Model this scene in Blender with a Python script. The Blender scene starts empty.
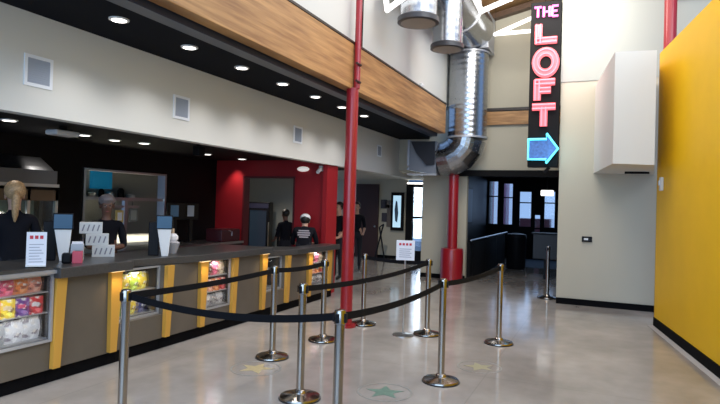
import bpy, bmesh, math, random
from mathutils import Vector, Matrix
sc = bpy.context.scene
col = sc.collection
random.seed(7)

# ------------------------------------------------------------------ camera
F = 570.0
H = 1.70
rho = math.radians(1.7); pitch = math.radians(0.8); yaw = math.atan(248/570.)
fw0 = Vector((-math.sin(yaw), math.cos(yaw), 0)); r0 = Vector((math.cos(yaw), math.sin(yaw), 0))
fw = fw0*math.cos(pitch) + Vector((0, 0, 1))*math.sin(pitch); u0 = r0.cross(fw)
Rt = r0*math.cos(rho) + u0*math.sin(rho); Up = -r0*math.sin(rho) + u0*math.cos(rho)
cd = bpy.data.cameras.new('camera'); cam = bpy.data.objects.new('camera', cd); col.objects.link(cam)
cd.sensor_width = 36; cd.lens = F/720*36; cd.shift_y = -(570*math.tan(pitch)-2)/720; cd.clip_start = 0.05; cd.clip_end = 200
cam.matrix_world = Matrix(((Rt.x, Up.x, -fw.x, 0), (Rt.y, Up.y, -fw.y, 0), (Rt.z, Up.z, -fw.z, H), (0, 0, 0, 1)))
sc.camera = cam

# ------------------------------------------------------------------ world, light, exposure
sc.view_settings.view_transform = 'Standard'
sc.view_settings.look = 'None'
sc.view_settings.exposure = 0.0
sc.view_settings.gamma = 1.0
sc.view_settings.use_curve_mapping = False
w = bpy.data.worlds.new('world'); sc.world = w; w.use_nodes = True
bg = w.node_tree.nodes['Background']; bg.inputs[0].default_value = (0.36, 0.58, 1.0, 1); bg.inputs[1].default_value = 0.9

def area(name, loc, target, sx, sy, power, color=(1, 1, 1), spread=180):
    d = bpy.data.lights.new(name, 'AREA'); d.shape = 'RECTANGLE'; d.size = sx; d.size_y = sy
    d.energy = power; d.color = color; d.spread = math.radians(spread)
    o = bpy.data.objects.new(name, d); col.objects.link(o); o.location = loc
    o.rotation_euler = (Vector(target)-Vector(loc)).to_track_quat('-Z', 'Y').to_euler(); return o
def spot(name, loc, power, angle=110, blend=0.7, color=(1, 0.88, 0.72), target=None, r=0.05):
    d = bpy.data.lights.new(name, 'SPOT'); d.energy = power; d.spot_size = math.radians(angle); d.spot_blend = blend
    d.color = color; d.shadow_soft_size = r
    o = bpy.data.objects.new(name, d); col.objects.link(o); o.location = loc
    t = target or (loc[0], loc[1], 0)
    o.rotation_euler = (Vector(t)-Vector(loc)).to_track_quat('-Z', 'Y').to_euler(); return o

# soft daylight fill added behind the camera and high on the right
area('daylight_front_fill', (-1.0, -3.5, 3.2), (-2.5, 8, 1.2), 8, 4, 370, (0.55, 0.77, 1.0))
area('daylight_right_fill', (3.5, 4.0, 6.0), (-3.3, 8, 2.5), 6, 2, 200, (0.90, 0.95, 1.0))
area('pendant_downlight', (-0.8, 7.5, 6.0), (-0.8, 7.5, 0), 5, 6, 270, (1.0, 0.96, 0.90))
area('high_wall_fill', (-1.6, 9.8, 5.7), (-2.0, 13.2, 4.6), 2.5, 1.2, 120, (1.0, 0.95, 0.85))  # added fill that brightens the upper far wall, no fixture there
area('daylight_side_door', (-5.4, 18.6, 1.6), (-5.2, 12, 0.6), 1.0, 2.0, 60, (0.75, 0.88, 1.0))

# ------------------------------------------------------------------ materials
def mat(name, color=(0.5, 0.5, 0.5), rough=0.5, metal=0.0, emit=None, es=0.0, alpha=None, trans=0.0, noise=0.0, nscale=8.0, bump=0.0, bscale=40., spec=0.5, coat=0.0, stretch=None):
    m = bpy.data.materials.new(name); m.use_nodes = True
    nt = m.node_tree; b = nt.nodes['Principled BSDF']
    b.inputs['Base Color'].default_value = (*color, 1); b.inputs['Roughness'].default_value = rough
    b.inputs['Metallic'].default_value = metal; b.inputs['Specular IOR Level'].default_value = spec
    b.inputs['Coat Weight'].default_value = coat
    if emit: b.inputs['Emission Color'].default_value = (*emit, 1); b.inputs['Emission Strength'].default_value = es
    if trans: b.inputs['Transmission Weight'].default_value = trans
    if alpha is not None: b.inputs['Alpha'].default_value = alpha
    if noise or bump:
        tc = nt.nodes.new('ShaderNodeTexCoord'); mp = nt.nodes.new('ShaderNodeMapping')
        nt.links.new(tc.outputs['Object'], mp.inputs[0])
        if stretch: mp.inputs['Scale'].default_value = stretch
        if noise:
            n = nt.nodes.new('ShaderNodeTexNoise'); n.inputs['Scale'].default_value = nscale; n.inputs['Detail'].default_value = 5
            nt.links.new(mp.outputs[0], n.inputs['Vector'])
            r = nt.nodes.new('ShaderNodeValToRGB'); r.color_ramp.elements[0].position = 0.3; r.color_ramp.elements[1].position = 0.7
            r.color_ramp.elements[0].color = tuple(c*(1-noise) for c in color)+(1,)
            r.color_ramp.elements[1].color = tuple(min(1, c*(1+noise)) for c in color)+(1,)
            nt.links.new(n.outputs[0], r.inputs[0]); nt.links.new(r.outputs[0], b.inputs['Base Color'])
        if bump:
            n2 = nt.nodes.new('ShaderNodeTexNoise'); n2.inputs['Scale'].default_value = bscale
            nt.links.new(mp.outputs[0], n2.inputs['Vector'])
            bp = nt.nodes.new('ShaderNodeBump'); bp.inputs['Strength'].default_value = bump; bp.inputs['Distance'].default_value = 0.01
            nt.links.new(n2.outputs[0], bp.inputs['Height']); nt.links.new(bp.outputs[0], b.inputs['Normal'])
    return m

def floor_finish():
    m = bpy.data.materials.new('polished_concrete'); m.use_nodes = True; nt = m.node_tree; b = nt.nodes['Principled BSDF']
    tc = nt.nodes.new('ShaderNodeTexCoord')
    def nz(scale, det, sx=1, sy=1):
        mp = nt.nodes.new('ShaderNodeMapping'); mp.inputs['Scale'].default_value = (sx, sy, 1); nt.links.new(tc.outputs['Object'], mp.inputs[0])
        n = nt.nodes.new('ShaderNodeTexNoise'); n.inputs['Scale'].default_value = scale; n.inputs['Detail'].default_value = det
        nt.links.new(mp.outputs[0], n.inputs['Vector']); return n
    a = nz(0.9, 8, 1, .6); c = nz(4, 6)
    r = nt.nodes.new('ShaderNodeValToRGB'); e = r.color_ramp.elements
    e[0].position = .32; e[0].color = (0.29, 0.265, 0.245, 1); e[1].position = .68; e[1].color = (0.50, 0.465, 0.435, 1)
    nt.links.new(a.outputs[0], r.inputs[0])
    r2 = nt.nodes.new('ShaderNodeValToRGB'); r2.color_ramp.elements[0].position = .3; r2.color_ramp.elements[1].position = .7
    r2.color_ramp.elements[0].color = (.86, .86, .86, 1)
    nt.links.new(c.outputs[0], r2.inputs[0])
    mx = nt.nodes.new('ShaderNodeMix'); mx.data_type = 'RGBA'; mx.blend_type = 'MULTIPLY'; mx.inputs[0].default_value = 1
    nt.links.new(r.outputs[0], mx.inputs[6]); nt.links.new(r2.outputs[0], mx.inputs[7])
    # saw-cut control joints every 3 m
    br = nt.nodes.new('ShaderNodeTexBrick'); br.offset = 0; br.inputs['Scale'].default_value = 1; br.inputs['Brick Width'].default_value = 3.1
    br.inputs['Row Height'].default_value = 3.1; br.inputs['Mortar Size'].default_value = .006
    br.inputs[1].default_value = (1, 1, 1, 1); br.inputs[2].default_value = (1, 1, 1, 1); br.inputs[3].default_value = (.88, .88, .88, 1)
    mb = nt.nodes.new('ShaderNodeMapping'); mb.inputs['Location'].default_value = (1.1, .4, 0); nt.links.new(tc.outputs['Object'], mb.inputs[0])
    nt.links.new(mb.outputs[0], br.inputs[0])
    m2 = nt.nodes.new('ShaderNodeMix'); m2.data_type = 'RGBA'; m2.blend_type = 'MULTIPLY'; m2.inputs[0].default_value = 1
    nt.links.new(mx.outputs[2], m2.inputs[6]); nt.links.new(br.outputs[0], m2.inputs[7])
    nt.links.new(m2.outputs[2], b.inputs['Base Color'])
    rr = nt.nodes.new('ShaderNodeMapRange'); rr.inputs[3].default_value = .07; rr.inputs[4].default_value = .18
    nt.links.new(a.outputs[0], rr.inputs[0]); nt.links.new(rr.outputs[0], b.inputs['Roughness'])
    bp = nt.nodes.new('ShaderNodeBump'); bp.inputs['Strength'].default_value = .06; bp.inputs['Distance'].default_value = .02
    nt.links.new(c.outputs[0], bp.inputs['Height']); nt.links.new(bp.outputs[0], b.inputs['Normal'])
    b.inputs['Specular IOR Level'].default_value = .65
    return m

def wood_mat():
    m = bpy.data.materials.new('glulam_wood'); m.use_nodes = True; nt = m.node_tree; b = nt.nodes['Principled BSDF']
    tc = nt.nodes.new('ShaderNodeTexCoord'); mp = nt.nodes.new('ShaderNodeMapping'); mp.inputs['Scale'].default_value = (1, .5, 9)
    nt.links.new(tc.outputs['Object'], mp.inputs[0])
    n = nt.nodes.new('ShaderNodeTexNoise'); n.inputs['Scale'].default_value = 2.6; n.inputs['Detail'].default_value = 6
    nt.links.new(mp.outputs[0], n.inputs['Vector'])
    r = nt.nodes.new('ShaderNodeValToRGB'); r.color_ramp.elements[0].position = .3; r.color_ramp.elements[1].position = .72
    r.color_ramp.elements[0].color = (.27, .125, .045, 1); r.color_ramp.elements[1].color = (.56, .31, .12, 1)
    nt.links.new(n.outputs[0], r.inputs[0]); nt.links.new(r.outputs[0], b.inputs['Base Color'])
    b.inputs['Roughness'].default_value = .5
    return m

def duct_mat():
    m = bpy.data.materials.new('galvanised_spiral_duct'); m.use_nodes = True; nt = m.node_tree; b = nt.nodes['Principled BSDF']
    b.inputs['Base Color'].default_value = (.40, .42, .45, 1); b.inputs['Metallic'].default_value = 1; b.inputs['Roughness'].default_value = .24
    tc = nt.nodes.new('ShaderNodeTexCoord')
    wv = nt.nodes.new('ShaderNodeTexWave'); wv.bands_direction = 'Z'; wv.inputs['Scale'].default_value = 2.4; wv.inputs['Distortion'].default_value = .15
    nt.links.new(tc.outputs['Object'], wv.inputs[0])
    bp = nt.nodes.new('ShaderNodeBump'); bp.inputs['Strength'].default_value = .10; bp.inputs['Distance'].default_value = .01
    nt.links.new(wv.outputs[1], bp.inputs['Height']); nt.links.new(bp.outputs[0], b.inputs['Normal'])
    n = nt.nodes.new('ShaderNodeTexNoise'); n.inputs['Scale'].default_value = 30
    nt.links.new(tc.outputs['Object'], n.inputs[0])
    rr = nt.nodes.new('ShaderNodeMapRange'); rr.inputs[3].default_value = .22; rr.inputs[4].default_value = .30
    nt.links.new(n.outputs[0], rr.inputs[0]); nt.links.new(rr.outputs[0], b.inputs['Roughness'])
    return m

M = dict(
 floor=floor_finish(), wood=wood_mat(), duct=duct_mat(),
 cream=mat('cream_wall_paint', (.52, .48, .38), .85, bump=.05),
 white=mat('white_wall_paint', (.66, .66, .63), .85, bump=.05),
 greywall=mat('grey_wall_paint', (.40, .41, .375), .85, bump=.05),
 black=mat('black_paint', (.008, .008, .009), .75, spec=.15),
 darkceil=mat('dark_ceiling_paint', (.005, .006, .010), .85, spec=.12),
 blackwall=mat('black_wall_paint', (.006, .005, .006), .6, spec=.15),
 red=mat('red_wall_paint', (.34, .008, .014), .55),
 redcol=mat('red_gloss_steel_paint', (.33, .010, .018), .32, coat=.3),
 yellow=mat('yellow_wall_paint', (.92, .53, .006), .45, spec=.22, noise=.03, nscale=2),
 fin=mat('amber_laminate', (.58, .31, .05), .45),
 lam=mat('taupe_laminate', (.115, .098, .078), .38, noise=.05, nscale=5),
 toe=mat('black_rubber_base', (.003, .003, .004), .8, spec=.1),
 slab=mat('dark_grey_countertop', (.055, .054, .054), .3, noise=.2, nscale=60),
 alu=mat('brushed_aluminium', (.45, .46, .49), .38, .5),
 steel=mat('stainless_steel', (.55, .55, .56), .28, 1),
 chrome=mat('polished_stanchion_steel', (.38, .345, .31), .18, 1),
 belt=mat('black_webbing', (.006, .006, .008), .8, spec=.15, bump=.3, bscale=200),
 plastic=mat('black_plastic', (.008, .008, .01), .4, spec=.15),
 grille=mat('grey_grille', (.33, .38, .47), .5),
 vent=mat('white_vent_frame', (.80, .84, .9), .5),
 whitep=mat('white_plastic', (.75, .75, .75), .4),
 paper=mat('white_paper', (.82, .82, .88), .6),
 lamp=mat('lamp_lens', (.9, .9, .9), .4, emit=(1, .95, .88), es=4.0),
 led=mat('white_led_profile', (.95, .95, .95), .4, emit=(1, .98, .95), es=1.6),
 pinkneon=mat('pink_neon_tube', (.7, .08, .12), .3, emit=(1, .32, .40), es=1.3),
 pinkface=mat('red_letter_face', (.75, .10, .12), .4, emit=(1, .20, .22), es=.75),
 magneon=mat('magenta_neon_tube', (.7, .06, .3), .3, emit=(1, .22, .62), es=2.2),
 cyan=mat('cyan_neon_tube', (.1, .5, .7), .3, emit=(.10, .80, 1.0), es=2.0),
 arrowface=mat('blue_arrow_face', (.04, .10, .28), .5, emit=(.10, .22, .6), es=.3, noise=.5, nscale=20),
 glass=mat('clear_glass', (.9, .95, .97), .03, trans=1.0, alpha=.25),
 daypane=mat('bright_outdoor_view', (.5, .6, .7), .3, emit=(.42, .66, .92), es=1.5),
 screen=mat('blue_screen', (.02, .06, .12), .3, emit=(.06, .18, .32), es=.15),
 poster=mat('lit_poster', (.4, .6, .7), .3, emit=(.45, .68, .85), es=.9),
 skin=mat('skin_light', (.55, .32, .23), .6), skind=mat('skin_dark', (.16, .075, .05), .55),
 shirt=mat('black_shirt_fabric', (.008, .008, .012), .85, spec=.15, bump=.2), pants=mat('dark_trouser_fabric', (.012, .013, .02), .9),
 blonde=mat('blonde_hair', (.42, .26, .13), .5, noise=.3, nscale=60), darkhair=mat('dark_hair', (.01, .008, .006), .5),
 shoe=mat('black_shoe', (.01, .01, .01), .5),
 brown=mat('dark_red_brown_door', (.045, .016, .014), .5),
 blue_sheet=mat('blue_grey_sheet', (.10, .14, .20), .8, noise=.3, nscale=30),
 greenpaint=mat('green_floor_paint', (.15, .25, .20), .4, noise=.2, nscale=20), yellowpaint=mat('worn_yellow_floor_paint', (.50, .42, .24), .4, noise=.15, nscale=25),
 ringpaint=mat('grey_floor_ring_paint', (.28, .28, .265), .35, noise=.3, nscale=25),
 work=mat('lit_white_worktop', (.8, .78, .7), .4),
 blueboard=mat('blue_board', (.01, .16, .32), .5, emit=(.01, .22, .42), es=.25),
)
def cmat(name, c, r=.45):
    if name not in M: M[name] = mat(name, c, r)
    return M[name]

# ------------------------------------------------------------------ mesh helper
class MB:
    def __init__(s): s.v = []; s.f = []
    def add(s, vs, fs):
        n = len(s.v); s.v += [tuple(v) for v in vs]; s.f += [tuple(i+n for i in f) for f in fs]; return s
    def box(s, x0, x1, y0, y1, z0, z1):
        return s.add([(x0,y0,z0),(x1,y0,z0),(x1,y1,z0),(x0,y1,z0),(x0,y0,z1),(x1,y0,z1),(x1,y1,z1),(x0,y1,z1)],
                     [(0,3,2,1),(4,5,6,7),(0,1,5,4),(1,2,6,5),(2,3,7,6),(3,0,4,7)])
    def prism(s, poly, ext):      # poly: list of 3d points, ext vector
        n = len(poly); e = Vector(ext); a = [Vector(p) for p in poly]
        # orient
        nn = Vector((0,0,0))
        for i in range(n): nn += a[i].cross(a[(i+1) % n])
        if nn.dot(e) > 0: a.reverse()
        vs = a+[p+e for p in a]
        fs = [tuple(range(n)), tuple(range(2*n-1, n-1, -1))]+[((i+1) % n, i, i+n, (i+1) % n+n) for i in range(n)]
        return s.add(vs, fs)
    def tube(s, pts, r, n=10, caps=True, up=None):
        pts = [Vector(p) for p in pts]; rs = r if isinstance(r, (list, tuple)) else [r]*len(pts)
        vs = []; prev = None
        for i, p in enumerate(pts):
            d = (pts[min(i+1, len(pts)-1)]-pts[max(i-1, 0)]).normalized()
            a = d.cross(Vector((0,0,1)) if prev is None else prev)
            if prev is None:
                if a.length < 1e-3: a = d.cross(Vector((1,0,0)))
                a.normalize(); bb = a.cross(d).normalized()
            else:
                a = (aold-d*aold.dot(d)).normalized(); bb = a.cross(d).normalized()
            aold = a; prev = bb
            for k in range(n):
                t = 2*math.pi*k/n; vs.append(p+(a*math.cos(t)+bb*math.sin(t))*rs[i])
        fs = []
        for i in range(len(pts)-1):
            for k in range(n):
                fs.append((i*n+k, (i+1)*n+k, (i+1)*n+(k+1) % n, i*n+(k+1) % n))
        if caps: fs += [tuple(range(n)), tuple(range(len(pts)*n-1, (len(pts)-1)*n-1, -1))]
        return s.add(vs, fs)
    def lathe(s, prof, c=(0,0,0), n=28):
        vs = []; fs = []
        for r, z in prof:
            for k in range(n):
                t = 2*math.pi*k/n; vs.append((c[0]+r*math.cos(t), c[1]+r*math.sin(t), c[2]+z))
        for i in range(len(prof)-1):
            for k in range(n): fs.append((i*n+k, i*n+(k+1) % n, (i+1)*n+(k+1) % n, (i+1)*n+k))
        fs += [tuple(range(n-1, -1, -1)), tuple(range((len(prof)-1)*n, len(prof)*n))]
        return s.add(vs, fs)
    def ball(s, c, rx, ry, rz, n=14, m=9):
        vs = [(c[0], c[1], c[2]-rz)]; fs = []
        for i in range(1, m):
            p = -math.pi/2+math.pi*i/m
            for k in range(n):
                t = 2*math.pi*k/n; vs.append((c[0]+rx*math.cos(p)*math.cos(t), c[1]+ry*math.cos(p)*math.sin(t), c[2]+rz*math.sin(p)))
        vs.append((c[0], c[1], c[2]+rz)); L = len(vs)-1
        for k in range(n): fs.append((0, 1+(k+1) % n, 1+k)); fs.append((L, L-n+k, L-n+(k+1) % n))
        for i in range(m-2):
            for k in range(n): a = 1+i*n; fs.append((a+k, a+(k+1) % n, a+n+(k+1) % n, a+n+k))
        return s.add(vs, fs)
    def bar(s, p, q, wd, nrm, th):     # flat stroke from p to q, width wd in plane, thickness th along nrm
        p = Vector(p); q = Vector(q); nrm = Vector(nrm).normalized(); d = (q-p).normalized(); t = d.cross(nrm)*wd/2
        return s.prism([p-t, q-t, q+t, p+t], nrm*th)
    def build(s, name, m, parent=None, smooth=False, bevel=0, label=None, loc=None):
        me = bpy.data.meshes.new(name); me.from_pydata(s.v, [], s.f); me.materials.append(m)
        me.validate(); me.update()
        o = bpy.data.objects.new(name, me); col.objects.link(o)
        if smooth:
            for p in me.polygons: p.use_smooth = True
            md = o.modifiers.new('edge', 'EDGE_SPLIT'); md.split_angle = math.radians(40)
        if bevel:
            b = o.modifiers.new('bevel', 'BEVEL'); b.width = bevel; b.segments = 2; b.limit_method = 'ANGLE'
        if parent: o.parent = parent
        if label: o['label'] = label
        if loc: o.location = loc
        return o

def thing(name, label, cat, loc=(0,0,0), rotz=0, group=None):
    o = bpy.data.objects.new(name, None); col.objects.link(o); o.empty_display_size = .1
    o.location = loc; o.rotation_euler = (0,0,rotz); return tag(o, label, cat, group)
def tag(o, label, cat, group=None, kind=None):
    o['label'] = label; o['category'] = cat
    if group: o['group'] = group
    if kind: o['kind'] = kind
    return o
def struct(name, mb, m, bevel=0, label=None, parent=None):
    o = mb.build(name, m, parent=parent, bevel=bevel); o['kind'] = 'structure'
    if label: o['label'] = label
    return o
def copy_tree(o, parent=None):
    kids = [c for c in bpy.data.objects if c.parent == o]
    c = o.copy(); col.objects.link(c); c.parent = parent
    for k in kids: copy_tree(k, c)
    return c
B = lambda *a: MB().box(*a)

# ------------------------------------------------------------------ setting
struct('floor', B(-12, 6, -3, 26, -.1, 0), M['floor'])
# dark low ceiling between wood beam and white bulkhead
struct('ceiling_dark', MB().box(-4.72, -3.96, -1, 13.2, 3.31, 3.5).box(-3.96, -3.44, -1, 12.1, 3.31, 3.5), M['darkceil'])
mb = B(-3.74, -3.70, -1, 12.1, 3.295, 3.31); struct('trim_1', mb, M['darkceil'])
# steel flange under the beam
struct('trim_2', MB().box(-3.62, -3.46, -1, 12.1, 3.23, 3.31), mat('blue_black_steel', (.018, .026, .05), .35))
struct('wall_bulkhead', B(-4.86, -4.72, -1, 14.2, 2.41, 3.5), M['white'])
struct('ceiling_kitchen', B(-11, -4.86, -1, 12.5, 2.5, 2.6), M['black'])
mb = MB().box(-3.44, -3.28, -1, 12.1, 3.29, 3.92); struct('trim_3', mb, M['wood'], .008)
struct('trim_4', B(-3.45, -3.27, -1, 12.1, 3.92, 3.95), cmat('dark_trim', (.03, .02, .015)))
struct('wall_left', B(-3.50, -3.38, -1, 13.2, 3.95, 6.4), M['white'])
struct('trim_14', B(-3.38, -3.372, 7.62, 7.68, 3.95, 6.1), M['black'])
# kitchen back wall with pass-through
mb = MB().box(-7.46, -7.34, -1, 6.27, 0, 2.5).box(-7.46, -7.34, 8.04, 9.5, 0, 2.5).box(-7.46, -7.34, 6.27, 8.04, 2.13, 2.5).box(-7.46, -7.34, 6.27, 8.04, 0, .86)
struct('wall_kitchen', mb, M['blackwall'])
struct('wall_kitchen_back', B(-10.6, -10.5, 4, 12.5, 0, 2.5), M['greywall'])
# red wall with opening
mb = MB().box(-7.34, -6.65, 9.5, 9.66, 0, 2.5).box(-6.65, -5.52, 9.5, 9.66, 2.16, 2.5).box(-5.52, -4.86, 9.5, 9.66, 0, 2.5).box(-4.86, -4.77, 9.42, 9.86, 0, 2.41)
struct('wall_red', mb, M['red'])
mb = MB().box(-6.68, -6.645, 9.485, 9.675, 0, 2.19).box(-5.525, -5.49, 9.485, 9.675, 0, 2.19).box(-6.645, -5.525, 9.485, 9.675, 2.155, 2.19)
struct('trim_5', mb, cmat('dark_red_trim', (.10, .008, .012)))
struct('wall_back_room', B(-10.5, -6.25, 12.5, 12.62, 0, 2.5), M['greywall'])
# far lobby
struct('ceiling_lobby', MB().box(-9, -4.73, 12.62, 17.1, 2.5, 2.6).box(-4.73, -3.98, 13.34, 17.1, 2.5, 2.6), M['cream'])
struct('wall_header', B(-4.72, -2.9, 13.2, 13.34, 2.56, 6.6), M['cream'])
mb = MB().box(-2.9, -.3, 13.2, 13.34, 2.56, 6.9); struct('wall_far_upper', mb, M['cream'])
mb = MB().box(-4.1, -3.02, 13.2, 13.34, 0, 2.56); struct('wall_pier', mb, M['cream'])
struct('baseboard_pier', B(-4.1, -3.02, 13.17, 13.2, 0, .1), M['toe'])
struct('wall_far', MB().box(-9, -5.78, 17, 17.15, 0, 2.5).box(-5.05, -4, 17, 17.15, 0, 2.5), M['cream'])
struct('baseboard_far', MB().box(-9, -5.8, 16.97, 17, 0, .1), M['toe'])
struct('wall_lobby_right', B(-4.1, -3.98, 13.34, 17, 0, 2.5), M['cream'])
# brown door in the far wall
d = B(-7.5, -6.72, 16.93, 17, 0, 2.35).build('door_1', M['brown']); d['kind'] = 'structure'
MB().ball((-6.8, 16.88, 1.0), .035, .035, .035).build('door_handle', M['steel'], d, True)
# glazed exterior door
d = MB().box(-5.78, -5.56, 16.9, 17, 0, 2.42).box(-5.68, -5.05, 16.9, 17, 2.27, 2.42).box(-5.12, -5.02, 16.9, 17, 0, 2.27).box(-5.68, -5.12, 16.9, 17, 0, .3).box(-5.68, -5.12, 16.92, 16.98, 1.30, 1.36).build('door_2', M['black']); d['kind'] = 'structure'
B(-5.68, -5.12, 16.95, 16.97, .3, 2.27).build('pane', M['glass'], d)
# what the door looks out on: bright snowy car park
struct('floor_outside', B(-14, 4, 21.2, 60, -.12, -.02), cmat('snowy_ground', (.75, .77, .82), .9))
struct('floor_outside_walk', B(-14, -4.1, 17.16, 21.2, -.12, -.02), cmat('snowy_ground', (.75, .77, .82), .9))
o = B(-16, -9, 38, 44, 0, 4.0).build('building_front', cmat('far_building_grey', (.16, .22, .28), .9)); tag(o, 'distant grey building seen through the exterior lobby door', 'building')
# wood band and rafters of the upper far wall
struct('trim_6', B(-2.9, -.3, 13.12, 13.2, 3.60, 3.90), M['wood'])
struct('trim_7', B(-2.9, -.3, 13.10, 13.2, 3.92, 3.98), cmat('dark_trim', (.03, .02, .015)))
struct('trim_8', B(-3.24, -.3, 13.08, 13.22, 2.42, 2.56), M['black'])
mb = MB().prism([(-3.4, 13.0, 5.80), (-.3, 13.0, 6.50), (-.3, 13.0, 6.62), (-3.4, 13.0, 5.92)], (0, .2, 0)); struct('trim_9', mb, cmat('brown_rafter', (.10, .05, .025)))
# roof deck
mb = MB().prism([(-3.6, 5.5, 5.92), (6, 5.5, 8.1), (6, 5.5, 8.2), (-3.6, 5.5, 6.02)], (0, 8, 0)); struct('ceiling_roof', mb, cmat('wood_roof_deck', (.40, .22, .09)))
# right block
mb = MB().box(-.83, 3.2, 11.0, 11.2, 0, 7.0); struct('wall_right_return', mb, M['cream'])
mb = MB().box(-.838, 3.0, 10.985, 11.0, 4.04, 7.0); struct('wall_right_upper', mb, M['greywall'])
struct('baseboard_right', MB().box(-.83, .95, 10.975, 11.0, 0, .11), M['toe'])
mb = MB().prism([(-.25, 11, 2.37), (.05, 8.7, 2.37), (.57, 8.7, 2.35), (.72, 11, 2.35)], (0, 0, 1.57)); struct('wall_box_bulkhead', mb, M['white'])
struct('trim_10', B(.24, .60, 10.2, 10.26, 2.32, 2.355), M['black'])
# yellow wall
a = Vector((.675, 9.69, 0)); b_ = Vector((1.115, 6.9, 0)); dr = (b_-a).normalized(); nr = Vector((-dr.y, dr.x, 0)); 
if nr.x < 0: nr = -nr
e_ = a+dr*10
mb = MB().prism([a, e_, e_+nr*.16, a+nr*.16], (0, 0, 4.12)); struct('wall_yellow', mb, M['yellow'])
mb = MB().prism([a-dr*.012, a, a+nr*.16, a-dr*.012+nr*.16], (0, 0, 4.12)); struct('trim_11', mb, cmat('rust_edge', (.16, .035, .012)))
mb = MB().prism([a-nr*.012, e_-nr*.012, e_, a], (0, 0, .13)); struct('baseboard_yellow', mb, M['toe'])
mb = MB().prism([a-nr*.09, e_-nr*.09, e_-nr*.012, a-nr*.012], (0, 0, .004)); struct('trim_15', mb, cmat('pale_floor_edge', (.50, .48, .46)))
struct('trim_12', B(.9, 3.2, 10.9, 10.985, 5.36, 5.46), M['black'])
# vestibule beyond the opening
struct('ceiling_vestibule', B(-3.98, .5, 13.34, 21, 2.75, 2.85), M['black'])
struct('wall_vestibule_left', B(-3.98, -3.86, 13.34, 21, 0, 2.75), cmat('very_dark_wall', (.012, .012, .015)))
struct('wall_vestibule_right', B(.4, .5, 11.2, 21, 0, 2.75), cmat('very_dark_wall', (.012, .012, .015)))
mb = MB(); op = [(-3.80, -3.50, 1.15, 2.62), (-3.30, -3.0, 1.15, 2.55), (-2.76, -2.38, 1.1, 2.28), (-2.25, -2.08, .15, 1.5), (-1.95, -1.62, 1.1, 2.3), (-1.4, -1.15, .9, 2.3), (-.9, -.3, .5, 2.3)]
xp = -3.86
for x0, x1, z0, z1 in op:
    mb.box(xp, x0, 20.0, 20.1, 0, 2.75).box(x0, x1, 20.0, 20.1, 0, z0).box(x0, x1, 20.0, 20.1, z1, 2.75); xp = x1
mb.box(xp, .4, 20.0, 20.1, 0, 2.75)
for x0, x1, z0, z1 in op: mb.box(x0, x1, 20.02, 20.06, (z0+z1)/2+.2, (z0+z1)/2+.24)
s = struct('window_2', mb, M['black'])
g = MB()
for x0, x1, z0, z1 in op: g.box(x0, x1, 20.07, 20.08, z0, z1)
g.build('pane', M['glass'], s)
struct('floor_finish', B(-2.75, -.2, 17.2, 19.9, 0, .012), M['blue_sheet'])  # thin blue-grey sheet over the far vestibule floor

# ------------------------------------------------------------------ red columns
c = thing('steel_column', 'slender red round steel column rising from the queue area past the timber beam', 'column', (-3.29, 7.20, 0))
MB().lathe([(.084, .03), (.084, 3.28)], n=24).build('lower_shaft', M['redcol'], c, True)
MB().lathe([(.14, 0), (.14, .03)], n=24).build('base_plate', M['redcol'], c, True)
MB().lathe([(.088, 3.28), (.088, 3.30)], n=24).build('cap_plate', M['redcol'], c, True)
MB().lathe([(.045, 3.30), (.045, 6.3)], (.06, .0, 0), n=20).build('upper_shaft', M['redcol'], c, True)
m_ = MB()
for z in (3.38, 3.62): m_.tube([(-.05, -.0, z), (-.05, -.07, z)], .018, 8).tube([(.11, -.0, z), (.11, -.14, z)], .018, 8)
m_.build('bolt', cmat('dark_bolt', (.05, .02, .02)), c)
c = thing('steel_column', 'red steel column with a wide red padded guard at its base by the pier', 'column', (-3.22, 12.72, 0))
MB().lathe([(.115, .7), (.115, 2.42)], n=24).build('shaft', M['redcol'], c, True)
MB().lathe([(.2, 0), (.25, .02), (.255, .70), (.24, .76), (.12, .77)], n=28).build('base_guard', M['redcol'], c, True)
c = thing('steel_column', 'red steel column standing behind the top end of the yellow wall', 'column', (.87, 10.45, 0))
MB().lathe([(.095, 0), (.095, 6.6)], n=24).build('shaft', M['redcol'], c, True)

# ------------------------------------------------------------------ vents and sensors
for i, (y, z) in enumerate([(3.52, 2.80), (5.395, 2.79), (8.2, 2.81), (11.85, 2.90)]):
    sz = .14 if i < 3 else .13
    t = thing('air_vent', ['largest white framed air vent, nearest on the white bulkhead', 'second white framed air vent along the white bulkhead', 'third small air vent on the bulkhead above the red wall', 'farthest air vent, at the far end of the white bulkhead'][i], 'vent', (-4.72, y, z), 0, 'air vents along the white bulkhead')
    MB().box(0, .01, -sz, sz, sz-.03, sz).box(0, .01, -sz, sz, -sz, -sz+.03).box(0, .01, -sz, -sz+.03, -sz+.03, sz-.03).box(0, .01, sz-.03, sz, -sz+.03, sz-.03).build('frame', M['vent'], t)
    g = MB().box(.001, .006, -sz+.03, sz-.03, -sz+.03, sz-.03)
    k = -sz+.045
    while k < sz-.035: g.box(.006, .009, -sz+.03, sz-.03, k, k+.006); k += .02
    g.build('grille', M['grille'], t)
names = ['nearest', 'second', 'third', 'fourth', 'fifth', 'sixth', 'farthest']
ref = None
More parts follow.
